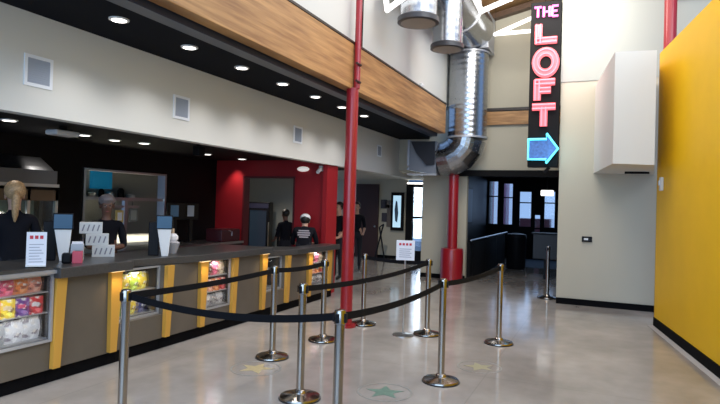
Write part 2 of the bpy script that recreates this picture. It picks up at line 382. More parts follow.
for i, y in enumerate([3.83, 4.78, 5.72, 6.67, 7.62, 8.56, 9.5]):
    if ref is None:
        ref = thing('recessed_downlight', '', 'light'); 
        MB().lathe([(.072, -.012), (.088, -.010), (.09, 0)], n=24).build('trim_ring', M['whitep'], ref, True)
        MB().lathe([(.066, -.014), (.066, -.012)], n=24).build('lens', M['lamp'], ref)
        t = ref
    else: t = copy_tree(ref)
    t.location = (-4.1, y, 3.31); t['label'] = names[i]+' recessed round downlight in the dark ceiling strip beside the timber beam'; t['group'] = 'downlights in the dark ceiling strip'
    spot('downlight_beam', (-4.1, y, 3.28), 38, 120, .8, (1, .96, .92), (-4.3, y, 0))
kl = [(-5.97, 4.13), (-6.31, 5.39), (-6.38, 5.96), (-6.24, 6.37), (-6.48, 8.1), (-6.45, 9.1)]
for i, (x, y) in enumerate(kl):
    t = copy_tree(ref); t.location = (x, y, 2.5); t['group'] = 'kitchen ceiling downlights'
    t['label'] = ['kitchen ceiling downlight nearest, above the blonde worker', 'second kitchen ceiling downlight, beside the projector mount', 'third kitchen ceiling downlight from the left', 'fourth kitchen ceiling downlight, above the pass-through window', 'fifth kitchen ceiling downlight, left of the red wall', 'kitchen ceiling downlight just in front of the red wall'][i]
    spot('kitchen_beam', (x, y, 2.47), 26 if i == 0 else 9, 100, .8, (1, .85, .7))
spot('red_wall_beam', (-6.80, 9.28, 2.45), 22, 75, .9, (1, .8, .7), (-6.85, 9.45, 1.9))
t = thing('ceiling_projector', 'flat white ceiling fixture hung between the kitchen downlights', 'fixture', (-5.85, 4.7, 2.5))
MB().box(-.03, .03, -.03, .03, -.06, 0).build('mount', M['plastic'], t)
MB().box(-.10, .10, -.16, .16, -.11, -.05).build('housing', M['whitep'], t, bevel=.02)
t = thing('track_speaker', 'small black box speaker on the kitchen side of the bulkhead edge', 'speaker', (-5.55, 6.75, 2.5))
MB().box(-.06, .06, -.07, .07, -.16, -.02).build('cabinet', M['plastic'], t, bevel=.01); MB().box(-.02, .02, -.02, .02, -.02, 0).build('bracket', M['plastic'], t)
t = thing('emergency_light', 'white oval emergency light mounted high on the red wall', 'light', (-5.31, 9.5, 2.33))
MB().ball((0, -.03, 0), .13, .06, .05).build('housing', mat('dim_lamp_housing', (.8, .8, .8), .4, emit=(1, .95, .9), es=.5), t, True)
t = thing('security_camera', 'small white security camera at the right end of the red wall', 'camera', (-4.92, 9.42, 2.31))
MB().box(-.03, .03, .0, .08, -.02, .08).build('bracket', M['whitep'], t); MB().tube([(0, 0, .02), (0, -.1, -.05)], .035, 12).build('housing', M['whitep'], t, True)
t = thing('motion_sensor', 'little white motion sensor on the wall above the timber beam', 'sensor', (-3.38, 10.5, 4.02))
MB().box(0, .06, -.04, .04, -.04, .05).build('housing', M['whitep'], t, bevel=.015); MB().ball((.06, 0, 0), .03, .03, .03).build('lens', M['whitep'], t, True)
t = thing('card_reader', 'small black card reader on the cream wall under the box bulkhead', 'card reader', (-.33, 11, 1.19))
B(-.085, .085, -.03, 0, -.05, .05).build('housing', M['plastic'], t, bevel=.008); B(-.05, .02, -.034, -.03, -.015, .02).build('display', M['whitep'], t)
p = a+dr*.35-nr*.0
t = thing('alarm_strobe', 'white alarm strobe mounted on the far end of the yellow wall', 'alarm', (p.x, p.y, 2.12), math.atan2(dr.y, dr.x))
B(-.055, .055, -.045, -.003, -.1, .1).build('housing', M['whitep'], t, bevel=.012); B(-.03, .03, -.06, -.045, -.02, .05).build('lens', M['vent'], t)

# ------------------------------------------------------------------ service counter
def counter_block(y0, y1, xf, label, lit=True, dp=.75, zt=.95):
    t = thing('counter_block', label, 'counter', (xf, y0, 0), 0, 'taupe counter blocks with amber fins')
    L = y1-y0
    B(-dp, -.05, .0, L, .13, zt).build('body', M['lam'], t)
    B(-dp+.03, -.09, .0, L, 0, .13).build('toe_kick', M['toe'], t)
    MB().prism([(0, L-.155, zt), (0, L-.01, zt), (0, L-.06, .14), (0, L-.14, .14)], (-.05, 0, 0)).build('fin', M['fin'], t)
    MB().prism([(0, .01, zt), (0, .12, zt), (0, .075, .14), (0, .0, .14)], (-.05, 0, 0)).build('fin', M['fin'], t)
    if lit:
        B(-.03, .03, L-.17, L-.02, .996*zt, zt+.004).build('led_strip', mat('warm_led', (1, .8, .5), .5, emit=(1, .72, .35), es=1.5), t)
        spot('fin_light', (xf+.13, y0+L-.10, zt-.01), 3.4, 130, .8, (1, .72, .38), (xf-.02, y0+L-.11, .1), .02)
    return t
counter_block(3.62, 4.40, -4.52, 'nearest taupe counter block with tilted amber fins, holding the pink item')
counter_block(5.03, 5.77, -4.52, 'second taupe counter block, carrying the middle payment terminal', zt=.94)
counter_block(6.27, 7.12, -4.52, 'third taupe counter block, right of the snack display between queue posts', zt=.94)
counter_block(7.66, 8.51, -4.52, 'fourth taupe counter block, near the red wall', dp=.27, zt=.865)
t = thing('counter_block', 'narrow last counter block ending against the red pillar', 'counter', (-4.52, 9.11, 0), 0, 'taupe counter blocks with amber fins')
B(-.27, -.05, .0, .29, .13, .865).build('body', M['lam'], t); MB().prism([(0, 0, .865), (0, .13, .865), (0, .08, .14), (0, 0, .14)], (-.05, 0, 0)).build('fin', M['fin'], t)
B(-.25, -.09, .0, .29, 0, .13).build('toe_kick', M['toe'], t)

def slab(poly, label, z0=.965, z1=1.07):
    o = MB().prism([(x, y, z0) for x, y in poly], (0, 0, z1-z0)).build('countertop', M['slab'], bevel=.008)
    return tag(o, label, 'countertop')
slab([(-5.35, 3.61), (-4.46, 3.61), (-4.46, 4.47), (-5.35, 4.47)], 'dark grey countertop over the nearest taupe block', .955, 1.05)
slab([(-5.35, 4.475), (-4.74, 4.475), (-4.48, 5.6), (-4.46, 7.15), (-5.35, 7.15)], 'long dark grey countertop in the middle of the counter', .945, 1.03)
slab([(-5.35, 7.155), (-4.72, 7.155), (-4.48, 7.9), (-4.46, 9.41), (-4.80, 9.41), (-4.80, 8.3), (-5.35, 7.9)], 'dark grey countertop section ending at the red pillar', .87, .955)

def display_case(y0, y1, xf, label, zb=.38, zt=.96, shelves=(.66, .84), cl=2.6, top=False, dp=.5):
    t = thing('display_case', label, 'display case', (xf, y0, 0), 0, 'snack display cases in the counter front')
    L = y1-y0
    m_ = MB().box(-.03, 0, 0, L, zb-.022, zb).box(-.03, 0, 0, .02, zb, zt).box(-.03, 0, L-.02, L, zb, zt).box(-.03, 0, .02, L-.02, zt-.018, zt)
    m_.build('frame', M['alu'], t)
    m_ = MB().box(-dp-.03, -dp, 0, L, .13, zt).box(-dp, -.035, 0, .02, zb, zt).box(-dp, -.035, L-.02, L, zb, zt).box(-dp, -.035, .02, L-.02, zt-.02, zt)
    m_.build('cabinet', cmat('black_cabinet', (.02, .02, .022)), t)
    B(-dp, -4.57-xf, 0, L, .13, zb-.023).build('front_panel', M['lam'], t)
    B(-dp, -4.61-xf, .0, L, 0, .13).build('toe_kick', M['toe'], t)
    for z in (zb,)+tuple(shelves):
        B(-dp, -.05, .02, L-.02, z, z+.012).build('shelf', M['alu'], t)
    B(-.014, -.008, .03, L-.03, zb, zt-.03).build('glass', M['glass'], t)
    if top:
        B(-.8, .04, 0, L, zt, zt+.03).build('top_ledge', M['alu'], t); B(-.8, .0, 0, L, zt+.03, zt+.06).build('worktop', M['slab'], t)
    area('case_strip_light', (xf-.09, y0+L/2, zt-.03), (xf-.25, y0+L/2, zb), .05, max(.2, L-.1), cl*max(L, .3), (1, .97, .92))
    return t
display_case(2.2, 3.617, -4.54, 'largest glass snack display case at the near left end of the counter', .41, 1.00, (.64, .825), top=True, cl=8)
display_case(4.402, 5.028, -4.62, 'recessed display case with yellow bags between the first two blocks', .42, .94, (.68,))
display_case(5.772, 6.268, -4.56, 'narrow snack display case between the second and third blocks', .34, .94, (.52, .72))
display_case(7.122, 7.658, -4.62, 'shadowed recessed case between the third and fourth blocks', .38, .865, (.66,))
display_case(8.512, 9.108, -4.56, 'last snack display case just before the red pillar', .30, .865, (.47, .65), dp=.17)

# snack packs, each its own object
def wrapper(cname, c):
    key = 'printed_%s_wrapper' % cname
    if key in M: return M[key]
    m = mat(key, c, .35); nt = m.node_tree; b = nt.nodes['Principled BSDF']
    tc = nt.nodes.new('ShaderNodeTexCoord'); v = nt.nodes.new('ShaderNodeTexVoronoi'); v.inputs['Scale'].default_value = 34
    nt.links.new(tc.outputs['Object'], v.inputs['Vector'])
    sp = nt.nodes.new('ShaderNodeSeparateColor'); nt.links.new(v.outputs['Color'], sp.inputs[0])
    r = nt.nodes.new('ShaderNodeValToRGB'); r.color_ramp.interpolation = 'CONSTANT'; e = r.color_ramp.elements
    e[0].position = 0; e[0].color = (*c, 1); e[1].position = .55; e[1].color = (min(1, c[0]*1.4+.15), min(1, c[1]*1.4+.15), min(1, c[2]*1.4+.15), 1)
    x = e.new(.70); x.color = (c[0]*.35, c[1]*.3, c[2]*.35, 1); x = e.new(.86); x.color = (.85, .8, .75, 1)
    nt.links.new(sp.outputs[0], r.inputs[0]); nt.links.new(r.outputs[0], b.inputs['Base Color']); M[key] = m
    return m
def pack(kind, y, z, x, w_, h_, cname, c, label, group, c2=None):
    m0 = wrapper(cname, c)
    if kind == 'bag':
        n = 5; vs = []; fs = []
        mb = MB()
        prof = [(0, .5), (.12, 1), (.5, 1), (.88, 1), (1, .5)]
        rows = []
        for t_, wsc in prof:
            dpt = .004+.028*math.sin(math.pi*min(max(t_, .02), .98))
            rows.append([(-w_/2*(.96+.04*wsc), dpt, t_*h_), (0, dpt*1.5, t_*h_), (w_/2*(.96+.04*wsc), dpt, t_*h_), (w_/2, -dpt, t_*h_), (0, -dpt*1.3, t_*h_), (-w_/2, -dpt, t_*h_)])
        vs = [v for r in rows for v in r]
        for i in range(4):
            for k in range(6): fs.append((i*6+k, i*6+(k+1) % 6, (i+1)*6+(k+1) % 6, (i+1)*6+k))
        fs += [(5, 4, 3, 2, 1, 0), (24, 25, 26, 27, 28, 29)]
        # local frame: x = along counter (Y), y = facing aisle (+X)
        mb.add([(v[1], v[0], v[2]) for v in vs], [tuple(reversed(f)) for f in fs])
        o = mb.build('candy_bag', m0, smooth=True, loc=(x, y, z))
        fr = .045
    else:
        o = MB().box(-.05, .03, -w_/2, w_/2, 0, h_).build('candy_box', m0, loc=(x, y, z)); fr = .031
    tag(o, label, 'candy' if kind == 'bag' else 'box', group)
    if c2 and kind == 'box':
        MB().box(fr, fr+.002, -w_*.36, w_*.2, h_*.45, h_*.66).build('printed_panel', c2, o)
    return o
def hcol(c): return c
P = {'pink':(.75,.12,.22),'orange':(.85,.25,.06),'teal':(.10,.42,.42),'cream':(.75,.6,.42),'purple':(.14,.06,.28),'yellow':(.85,.62,.05),'red':(.62,.04,.05),'lime':(.45,.6,.05),'white':(.75,.75,.78),'navy':(.03,.04,.2),'salmon':(.85,.35,.25),'grey':(.35,.36,.38),'brown':(.2,.09,.04), 'green':(.08,.3,.06)}
ordn = ['first', 'second', 'third', 'fourth', 'fifth', 'sixth', 'seventh', 'eighth', 'ninth', 'tenth', 'eleventh', 'twelfth']
def row(cols, y0, y1, z, x, h, kind, where, group):
    n = len(cols); wd = (y1-y0)/n
    for i, cn in enumerate(cols):
        alt = ['cream', 'white', 'yellow', 'pink', 'teal'][(i*3+len(where)) % 5]
        if alt == cn: alt = 'red'
        kindw = 'bag' if kind == 'bag' else 'box'
        pack(kind, y0+wd*(i+.5), z+.0125, x, wd*.95, h*(.9+.1*random.random()), cn, P[cn], '%s candy %s, %s on %s' % (cn, kindw, ordn[i], where), group, cmat(alt+'_wrapper', P[alt]))
row(['salmon','red','orange','teal','cream','teal','purple','pink','orange','salmon'], 2.26, 3.55, .825, -4.64, .155, 'bag', "the largest display case's top shelf", 'candy on the top shelf of the near case')
row(['lime','yellow','orange','lime','white','navy','orange','yellow','purple','red'], 2.26, 3.55, .64, -4.62, .16, 'box', "the largest display case's middle shelf", 'candy boxes on the middle shelf of the near case')
row(['white','grey','white','white','white','grey','white','white'], 2.26, 3.55, .4115, -4.64, .205, 'bag', "the largest display case's bottom shelf", 'white packets on the bottom shelf of the near case')
row(['yellow','lime','yellow'], 4.52, 4.9, .68, -4.72, .20, 'bag', "the yellow-bag case's upper shelf", 'yellow bags in the recessed case')
row(['green','yellow','navy'], 4.52, 4.9, .42, -4.74, .18, 'bag', "the yellow-bag case's lower shelf", 'bags low in the recessed case')
for y0, y1, nm, dz in ((5.83, 6.21, 'the narrow case', 0), (8.58, 9.05, 'the case by the red pillar', -.06)):
    row(['brown','pink','cream'], y0, y1, .72+dz*1.15, -4.655, .18, 'bag', 'the top shelf of '+nm, 'top shelf candy, '+nm)
    row(['salmon','orange','red'], y0, y1, .52+dz*.8, -4.64, .16, 'box', 'the middle shelf of '+nm, 'middle shelf candy, '+nm)
    row(['white','grey','white'], y0, y1, .34+dz*.65, -4.66, .14, 'bag', 'the bottom shelf of '+nm, 'bottom shelf candy, '+nm)

# ------------------------------------------------------------------ things on the counter
cdir = math.atan2(1, 0)
def face(o_loc):   # rotation so local -Y points to the aisle / camera
    v = Vector((-.3-o_loc[0], 0-o_loc[1])); return math.atan2(v.y, v.x)+math.pi/2
def page_sign(loc, w_, h_, label, marks=True):
    t = thing('paper_sign', label, 'sign', loc, face(loc))
    B(-w_/2, w_/2, 0, .006, .012, h_).build('sheet', M['paper'], t)
    B(-w_/2, w_/2, -.03, .05, 0, .012).build('foot', M['whitep'], t)
    m_ = MB()
    for k in range(3): m_.box(-w_*.34+k*w_*.25, -w_*.34+k*w_*.25+w_*.17, -.002, 0, h_*.80, h_*.90)
    m_.build('heading', cmat('red_print', (.55, .03, .05)), t)
    m_ = MB()
    for k in range(7): m_.box(-w_*.36, w_*(.36-.1*(k % 3)), -.002, 0, h_*(.12+.085*k), h_*(.12+.085*k)+.006)
    m_.build('text_lines', cmat('grey_print', (.35, .35, .42)), t)
    return t
page_sign((-4.58, 3.46, 1.07), .155, .30, 'tall white paper sign with red heading on the near display case')
def terminal(loc, label, s=1.0):
    t = thing('payment_terminal', label, 'terminal', loc, face(loc))
    MB().prism([(-.07*s, -.03, .30*s), (.07*s, -.03, .30*s), (.045*s, -.03, 0), (-.02*s, -.03, 0)], (0, .05, 0)).build('stand', M['whitep'], t, bevel=.005)
    B(-.08*s, .08*s, -.04, .0, .27*s, .41*s).build('tablet', M['plastic'], t, bevel=.006)
    B(-.07*s, .07*s, -.043, -.04, .28*s, .40*s).build('screen', M['screen'], t)
    B(-.15*s, -.05*s, .02, .12, 0, .34*s).build('printer', M['plastic'], t, bevel=.01)
    return t
terminal((-4.95, 4.02, 1.05), 'payment terminal with blue screen beside the tall paper sign', 1.15)
terminal((-4.72, 5.18, 1.03), 'payment terminal with blue screen on the middle countertop', 1.15)
t = thing('card_dispenser', 'pink and black boxy dispenser on the nearest block', 'dispenser', (-4.69, 3.96, 1.05), face((-4.69, 3.96)))
B(-.03, .06, -.06, .05, 0, .115).build('pink_panel', cmat('pink_card', (.62, .09, .14)), t, label='pink front panel', bevel=.006)
B(-.12, -.031, -.06, .05, 0, .10).build('body', M['plastic'], t, bevel=.02); B(-.01, .04, -.02, .03, .115, .117).build('slot', M['plastic'], t)
t = thing('napkin_holder', 'small white napkin holder behind the pink dispenser', 'napkin holder', (-4.86, 4.12, 1.05), face((-4.86, 4.12)))
B(-.06, .06, -.04, .04, 0, .17).build('holder', M['alu'], t, bevel=.006); B(-.05, .05, -.03, .03, .17, .19).build('napkins', M['paper'], t)
def cup_box(loc, z0, label):
    t = thing('carton', label, 'carton', (loc[0], loc[1], z0), face(loc), 'stair-stepped white cartons')
    B(-.115, .115, 0, .16, 0, .125).build('body', cmat('printed_white_card', (.62, .64, .66)), t, bevel=.004)
    m_ = MB()
    for k in range(4):
        m_.bar((-.085+k*.05, -.001, .03), (-.065+k*.05, -.001, .10), .014, (0, 1, 0), -.0015)
    m_.build('printed_marks', cmat('grey_print2', (.22, .22, .28)), t)
cup_box((-5.10, 4.66), 1.03, 'white printed carton, bottom of the stair-stepped stack of three')
cup_box((-5.16, 4.625), 1.157, 'white printed carton, middle of the stair-stepped stack of three')
cup_box((-5.22, 4.59), 1.284, 'white printed carton, top of the stair-stepped stack of three')
t = thing('tray_stack', 'white cup tray and crumpled napkins beside the middle terminal', 'tray', (-4.88, 5.5, 1.03), face((-4.88, 5.5)))
MB().lathe([(.05, 0), (.085, .11), (.09, .13), (.06, .15)], n=18).build('tray', cmat('grey_tray', (.42, .42, .45)), t, True)
MB().ball((.0, 0, .19), .07, .05, .06, 8, 5).build('napkins', M['paper'], t); MB().tube([(0, 0, .22), (.0, 0, .30)], .02, 8).build('spout', cmat('tan_plastic', (.55, .42, .3)), t)

# ------------------------------------------------------------------ kitchen
t = thing('prep_counter', 'dark low back counter running along the black kitchen wall', 'counter', (-6.96, 7.0, 0))
B(-.36, .3, -2.6, 2.49, 0, .86).build('cabinet', cmat('black_cabinet', (.02, .02, .022)), t); B(-.36, .34, -2.6, 2.49, .86, .90).build('worktop', M['steel'], t)
t = thing('worktop_table', 'brightly lit white worktop seen through the pass-through window', 'table', (-8.4, 8.0, 0))
B(-.9, .9, -1.7, 1.6, .86, .92).build('top', M['work'], t)
for sx in (-.85, .8):
    for sy in (-1.6, 1.5): B(sx, sx+.05, sy, sy+.05, 0, .86).build('leg', M['steel'], t)
area('kitchen_task_light', (-8.4, 7.9, 2.42), (-8.4, 7.9, 0), 1.0, 2.4, 42, (1, .93, .78), 95)
t = thing('window_frame', 'stainless frame of the kitchen pass-through window', 'window frame', (-7.34, 7.2, 0))
MB().box(-.14, .03, -.93, -.89, .905, 2.13).box(-.14, .03, .80, .84, .905, 2.13).box(-.14, .03, -.89, .80, 2.10, 2.13).build('surround', M['steel'], t)
B(-.05, .01, -.89, .80, 1.64, 1.69).build('crossbar', M['steel'], t); B(-.05, .0, -.30, .24, 1.52, 1.56).build('hanging_rail', M['steel'], t); B(-.05, .01, -.10, -.03, .90, 1.64).build('mullion', M['steel'], t)
t = tag(B(-10.5, -10.44, 9.15, 9.72, 1.87, 2.33).build('blue_board', M['blueboard']), 'blue menu board seen through the pass-through window', 'board')
t = thing('wire_shelf', 'metal shelf with kitchen ware on the grey wall behind the window', 'shelf', (-10.3, 9.6, 1.62))
B(-.2, .2, -1.0, .9, 0, .03).build('board', M['steel'], t); B(-.2, -.17, -.9, -.87, -.2, 0).build('bracket', M['steel'], t); B(-.2, -.17, .8, .83, -.2, 0).build('bracket', M['steel'], t)
for i, (dy, r_, h_, c_) in enumerate([(-.8, .07, .2, 'steel'), (-.55, .09, .14, 'whitep'), (-.3, .06, .22, 'plastic'), (-.05, .1, .16, 'steel'), (.25, .08, .25, 'plastic'), (.55, .1, .13, 'whitep')]):
    o = MB().lathe([(r_*.8, 0), (r_, .02), (r_, h_*.8), (r_*.5, h_)], n=16).build('kitchen_pot', M[c_], smooth=True, loc=(-10.3, 9.6+dy, 1.65))
    tag(o, '%s canister on the wall shelf behind the window, %s from the left' % ({'steel':'steel','whitep':'white','plastic':'black'}[c_], ordn[i]), 'canister', 'canisters on the back shelf')
t = thing('framed_notice', 'small yellow framed notice hanging in the pass-through window', 'notice', (-7.34, 7.0, 1.38))
B(0, .015, -.08, .08, -.10, .10).build('frame', cmat('yellow_frame', (.6, .45, .15)), t); B(.015, .018, -.045, .045, -.065, .065).build('sheet', M['paper'], t)
t = thing('framed_notice', 'grey framed notice beside the yellow one in the window', 'notice', (-7.34, 7.3, 1.40))
B(0, .015, -.09, .09, -.11, .11).build('frame', cmat('grey_frame', (.15, .16, .16)), t); B(.015, .018, -.06, .06, -.08, .08).build('sheet', cmat('grey_sheet', (.3, .32, .3)), t)
# popcorn hood
t = thing('exhaust_hood', 'stainless exhaust hood over the popcorn station behind the blonde worker', 'hood', (-6.95, 4.45, .04))
MB().prism([(-.35, -1.2, 1.98), (.15, -1.2, 1.98), (.10, -1.2, 2.02), (-.12, -1.2, 2.16), (-.35, -1.2, 2.16)], (0, 2.1, 0)).build('canopy', M['steel'], t)
MB().box(-.35, .18, -1.2, .93, 1.80, 1.978).build('lip', cmat('dark_steel', (.10, .10, .11), .3), t)
B(-.35, .20, -1.2, .95, 1.76, 1.80).build('rail', M['alu'], t)
spot('hood_beam', (-6.75, 5.25, 2.44), 12, 80, .5, (1, .95, .9), (-6.9, 5.25, 2.1))
t = thing('popcorn_warmer', 'glass fronted popcorn warming cabinet under the exhaust hood', 'warmer', (-6.95, 4.55, .90))
m_ = MB()
for y in (-.8, -.1, .45, .85): m_.box(.12, .16, y-.02, y+.02, 0, .86)
m_.box(-.3, .16, -.82, .87, 0, .06).build('frame', M['steel'], t)
B(-.3, .16, -.82, .87, .72, .86).build('header', cmat('brown_header', (.10, .06, .035)), t)
B(.12, .125, -.8, .85, .06, .72).build('glass', M['glass'], t)
B(-.3, -.28, -.8, .85, .06, .72).build('back_panel', cmat('green_steel', (.12, .2, .18), .3), t)
MB().ball((-.08, .15, .55), .04, .1, .03).ball((-.08, .3, .35), .04, .1, .03).build('lamp', mat('warmer_lamp', (1, 1, .9), .4, emit=(1, .95, .8), es=2.5), t, True)
for k, yy in enumerate((.05, .17, .29)):
    o = MB().lathe([(.04, 0), (.05, .12), (.053, .2)], n=14).build('paper_cup', cmat('teal_wrapper', (.35, .55, .5)), smooth=True, loc=(-6.95, 4.55+yy, .965)); tag(o, 'pale green cup inside the popcorn warmer, %s from the left' % ordn[k], 'cup', 'cups inside the popcorn warmer')
# monitors and equipment on back counter
for i, (y, w_, lit) in enumerate([(8.0, .16, True), (8.42, .14, False)]):
    t = thing('monitor', ['small glowing blue monitor on the back counter', 'dark monitor right of the glowing one on the back counter'][i], 'monitor', (-7.05, y, .9), math.radians(62))
    B(-w_, w_, -.02, .02, .42, .72).build('housing', M['plastic'], t, bevel=.01)
    B(-w_*.6, w_*.3, -.024, -.02, .48, .68).build('screen', M['screen'] if lit else M['grille'], t); B(-.03, .03, -.01, .03, .0, .42).build('stand', M['plastic'], t); B(-.1, .1, -.08, .08, 0, .015).build('foot', M['plastic'], t)
t = thing('soda_machine', 'low dark red machine on the back counter by the red wall', 'machine', (-6.85, 9.15, .9), math.radians(90))
B(-.3, .28, -.18, .2, 0, .24).build('body', cmat('dark_red_metal', (.06, .01, .015), .35), t, bevel=.02); MB().tube([(-.1, -.19, .22), (-.1, -.26, .2), (-.1, -.26, .12)], .012, 8).build('tap', M['steel'], t, True)
# back room cooler and counter
t = thing('drinks_cooler', 'tall black glass-door drinks cooler seen through the red wall opening', 'cooler', (-7.7, 11.6, 0), math.radians(22))
MB().box(-.27, .27, .02, .5, 0, 1.68).build('cabinet', M['plastic'], t, bevel=.02)
MB().box(-.24, .24, -.02, .02, .12, .16).box(-.24, .24, -.02, .02, 1.48, 1.52).box(-.24, -.2, -.02, .02, .16, 1.48).box(.2, .24, -.02, .02, .16, 1.48).build('door', M['plastic'], t)
B(-.2, .2, -.0, .015, .16, 1.48).build('glass', mat('cooler_glass', (.012, .02, .03), .1, emit=(.05, .08, .12), es=.2), t); B(-.24, .24, -.02, .02, 1.53, 1.64).build('header', cmat('cooler_header', (.02, .02, .05)), t)
MB().tube([(.26, -.03, .5), (.26, -.03, 1.2)], .015, 8).build('handle', M['steel'], t, True)
t = thing('low_cabinet', 'low black cabinet beside the drinks cooler behind the opening', 'cabinet', (-6.72, 12.05, 0), 0)
B(-.6, .55, -.2, .3, 0, 1.0).build('body', M['plastic'], t, bevel=.01); B(-.62, .57, -.22, .32, 1.0, 1.04).build('top', M['plastic'], t)
# sparkling light in back room
spot('back_room_beam', (-7.2, 11.0, 2.45), 60, 140, .8, (1, .9, .78))
spot('lobby_beam', (-6.0, 15.0, 2.45), 70, 150, .8, (1, .9, .78))

# ------------------------------------------------------------------ far lobby things
t = thing('lit_poster_box', 'tall glowing movie poster lightbox on the far lobby wall', 'poster', (-6.08, 17, 1.5))
MB().box(-.21, .21, -.08, 0, -.60, .60).build('frame', M['black'], t, bevel=.01)
B(-.13, .13, -.085, -.08, -.50, .50).build('poster', M['poster'], t)
MB().prism([(-.05, -.087, -.3), (.02, -.087, -.35), (.05, -.087, -.05), (.01, -.087, .3), (-.04, -.087, .35), (-.08, -.087, .05)], (0, .002, 0)).build('printed_figure', cmat('blue_grey_print', (.08, .14, .2)), t)
for i, (x, z, w_, h_) in enumerate([(-6.55, 1.72, .1, .14), (-6.42, 1.72, .07, .12), (-6.52, 1.3, .09, .14), (-6.38, 1.35, .06, .35)]):
    o = B(x-w_, x+w_, 16.97, 16.995, z-h_, z+h_).build('wall_notice', [cmat('grey_sheet2', (.06, .05, .06)), cmat('tan_sheet', (.15, .12, .10))][i % 2])
    tag(o, ['dark notice nearest the brown door, upper row', 'tan notice in the upper row beside the lightbox', 'dark notice nearest the brown door, lower row', 'tall narrow tan notice beside the lightbox'][i], 'notice', 'notices between brown door and lightbox')
t = thing('folding_chair', 'dark folding stand leaning by the far wall near the brown door', 'stand', (-6.4, 16.3, 0))
MB().tube([(-.15, 0, 0), (.12, 0, 1.1)], .025, 8).build('leg', M['plastic'], t); MB().tube([(.15, .1, 0), (-.05, .1, 1.0)], .025, 8).build('leg', M['plastic'], t); MB().tube([(.12, 0, 1.1), (-.05, .1, 1.0)], .02, 8).build('crossbar', M['plastic'], t)
struct('trim_13', B(-5.74, -5.1, 16.85, 16.9, 2.37, 2.41), M['lamp'])
# vestibule
t = thing('half_wall', 'black half wall with pale handrail inside the dark entry passage', 'railing', (-2.98, 13.34, 0))
B(-.12, .03, 0, 5.0, 0, .88).build('panel', M['black'], t); MB().tube([(.08, -.1, .93), (.08, 5.0, .95)], .022, 10).build('handrail', M['steel'], t, True)
for y in (.3, 1.9, 3.5): MB().box(0, .03, y, y+.05, .0, .90).build('post', M['plastic'], t)
for i, (y, cn, c_) in enumerate([(14.2, 'dull green', (.03, .12, .05)), (15.6, 'dull red', (.2, .03, .04)), (17.2, 'grey blue', (.08, .1, .16))]):
    t = thing('framed_poster', cn+' framed poster on the dark left wall of the entry passage', 'poster', (-3.86, y, 1.75)); B(0, .03, -.36, .36, -.55, .55).build('frame', M['plastic'], t); B(.03, .034, -.31, .31, -.5, .5).build('print', cmat(cn.replace(' ', '_')+'_print', c_), t)
t = thing('litter_bin', 'black litter bin at the end of the half wall', 'bin', (-2.35, 16.6, 0))
MB().lathe([(.24, 0), (.26, .03), (.27, .85), (.28, .88)], n=24).build('body', M['plastic'], t, True); MB().lathe([(.285, .88), (.26, .98), (.12, 1.0)], n=24).build('lid', M['plastic'], t, True)
t = thing('ticket_podium', 'dark podium standing at the right side of the entry passage', 'podium', (-1.35, 14.6, 0))
B(-.3, .3, -.2, .2, .5, 1.1).build('body', cmat('dark_navy', (.012, .014, .022)), t, bevel=.01); B(-.05, .05, -.05, .05, 0, .5).build('post', M['plastic'], t); B(-.34, .34, -.24, .24, 1.1, 1.13).build('top', M['plastic'], t)
t = thing('ceiling_lantern', 'small glowing lantern high in the entry passage', 'lantern', (-1.42, 15.2, 2.05))
B(-.15, .15, -.1, .1, 0, .14).build('diffuser', mat('lantern_glow', (1, 1, 1), .4, emit=(1, .98, .92), es=2.2), t, bevel=.02); MB().tube([(0, 0, .14), (0, 0, .69)], .012, 8).build('stem', M['plastic'], t)
# daylight scene panels beyond the vestibule glazing: parked cars, brick building
for i, (x0, x1, z1, c_, lb) in enumerate([(-4.35, -4.02, 3.2, (.45, .08, .12), 'narrow red brick pier outside the entry passage'), (-3.62, -3.45, 3.2, (.5, .16, .3), 'pink pillar outside the entry passage'),
    (-3.1, -1.9, 1.35, (.35, .12, .16), 'low red wall outside the entry passage'), (-1.6, -.2, 1.2, (.3, .35, .5), 'low blue grey wall outside the entry passage')]):
    o = B(x0, x1, 21.8, 22.2, -.02, z1).build('building_front', cmat('outdoor_%d' % i, c_, .8)); tag(o, lb, 'building')
area('vestibule_daylight', (-1.8, 19.6, 1.9), (-1.9, 14, .0), 3.0, 1.4, 9, (.45, .66, 1.0))

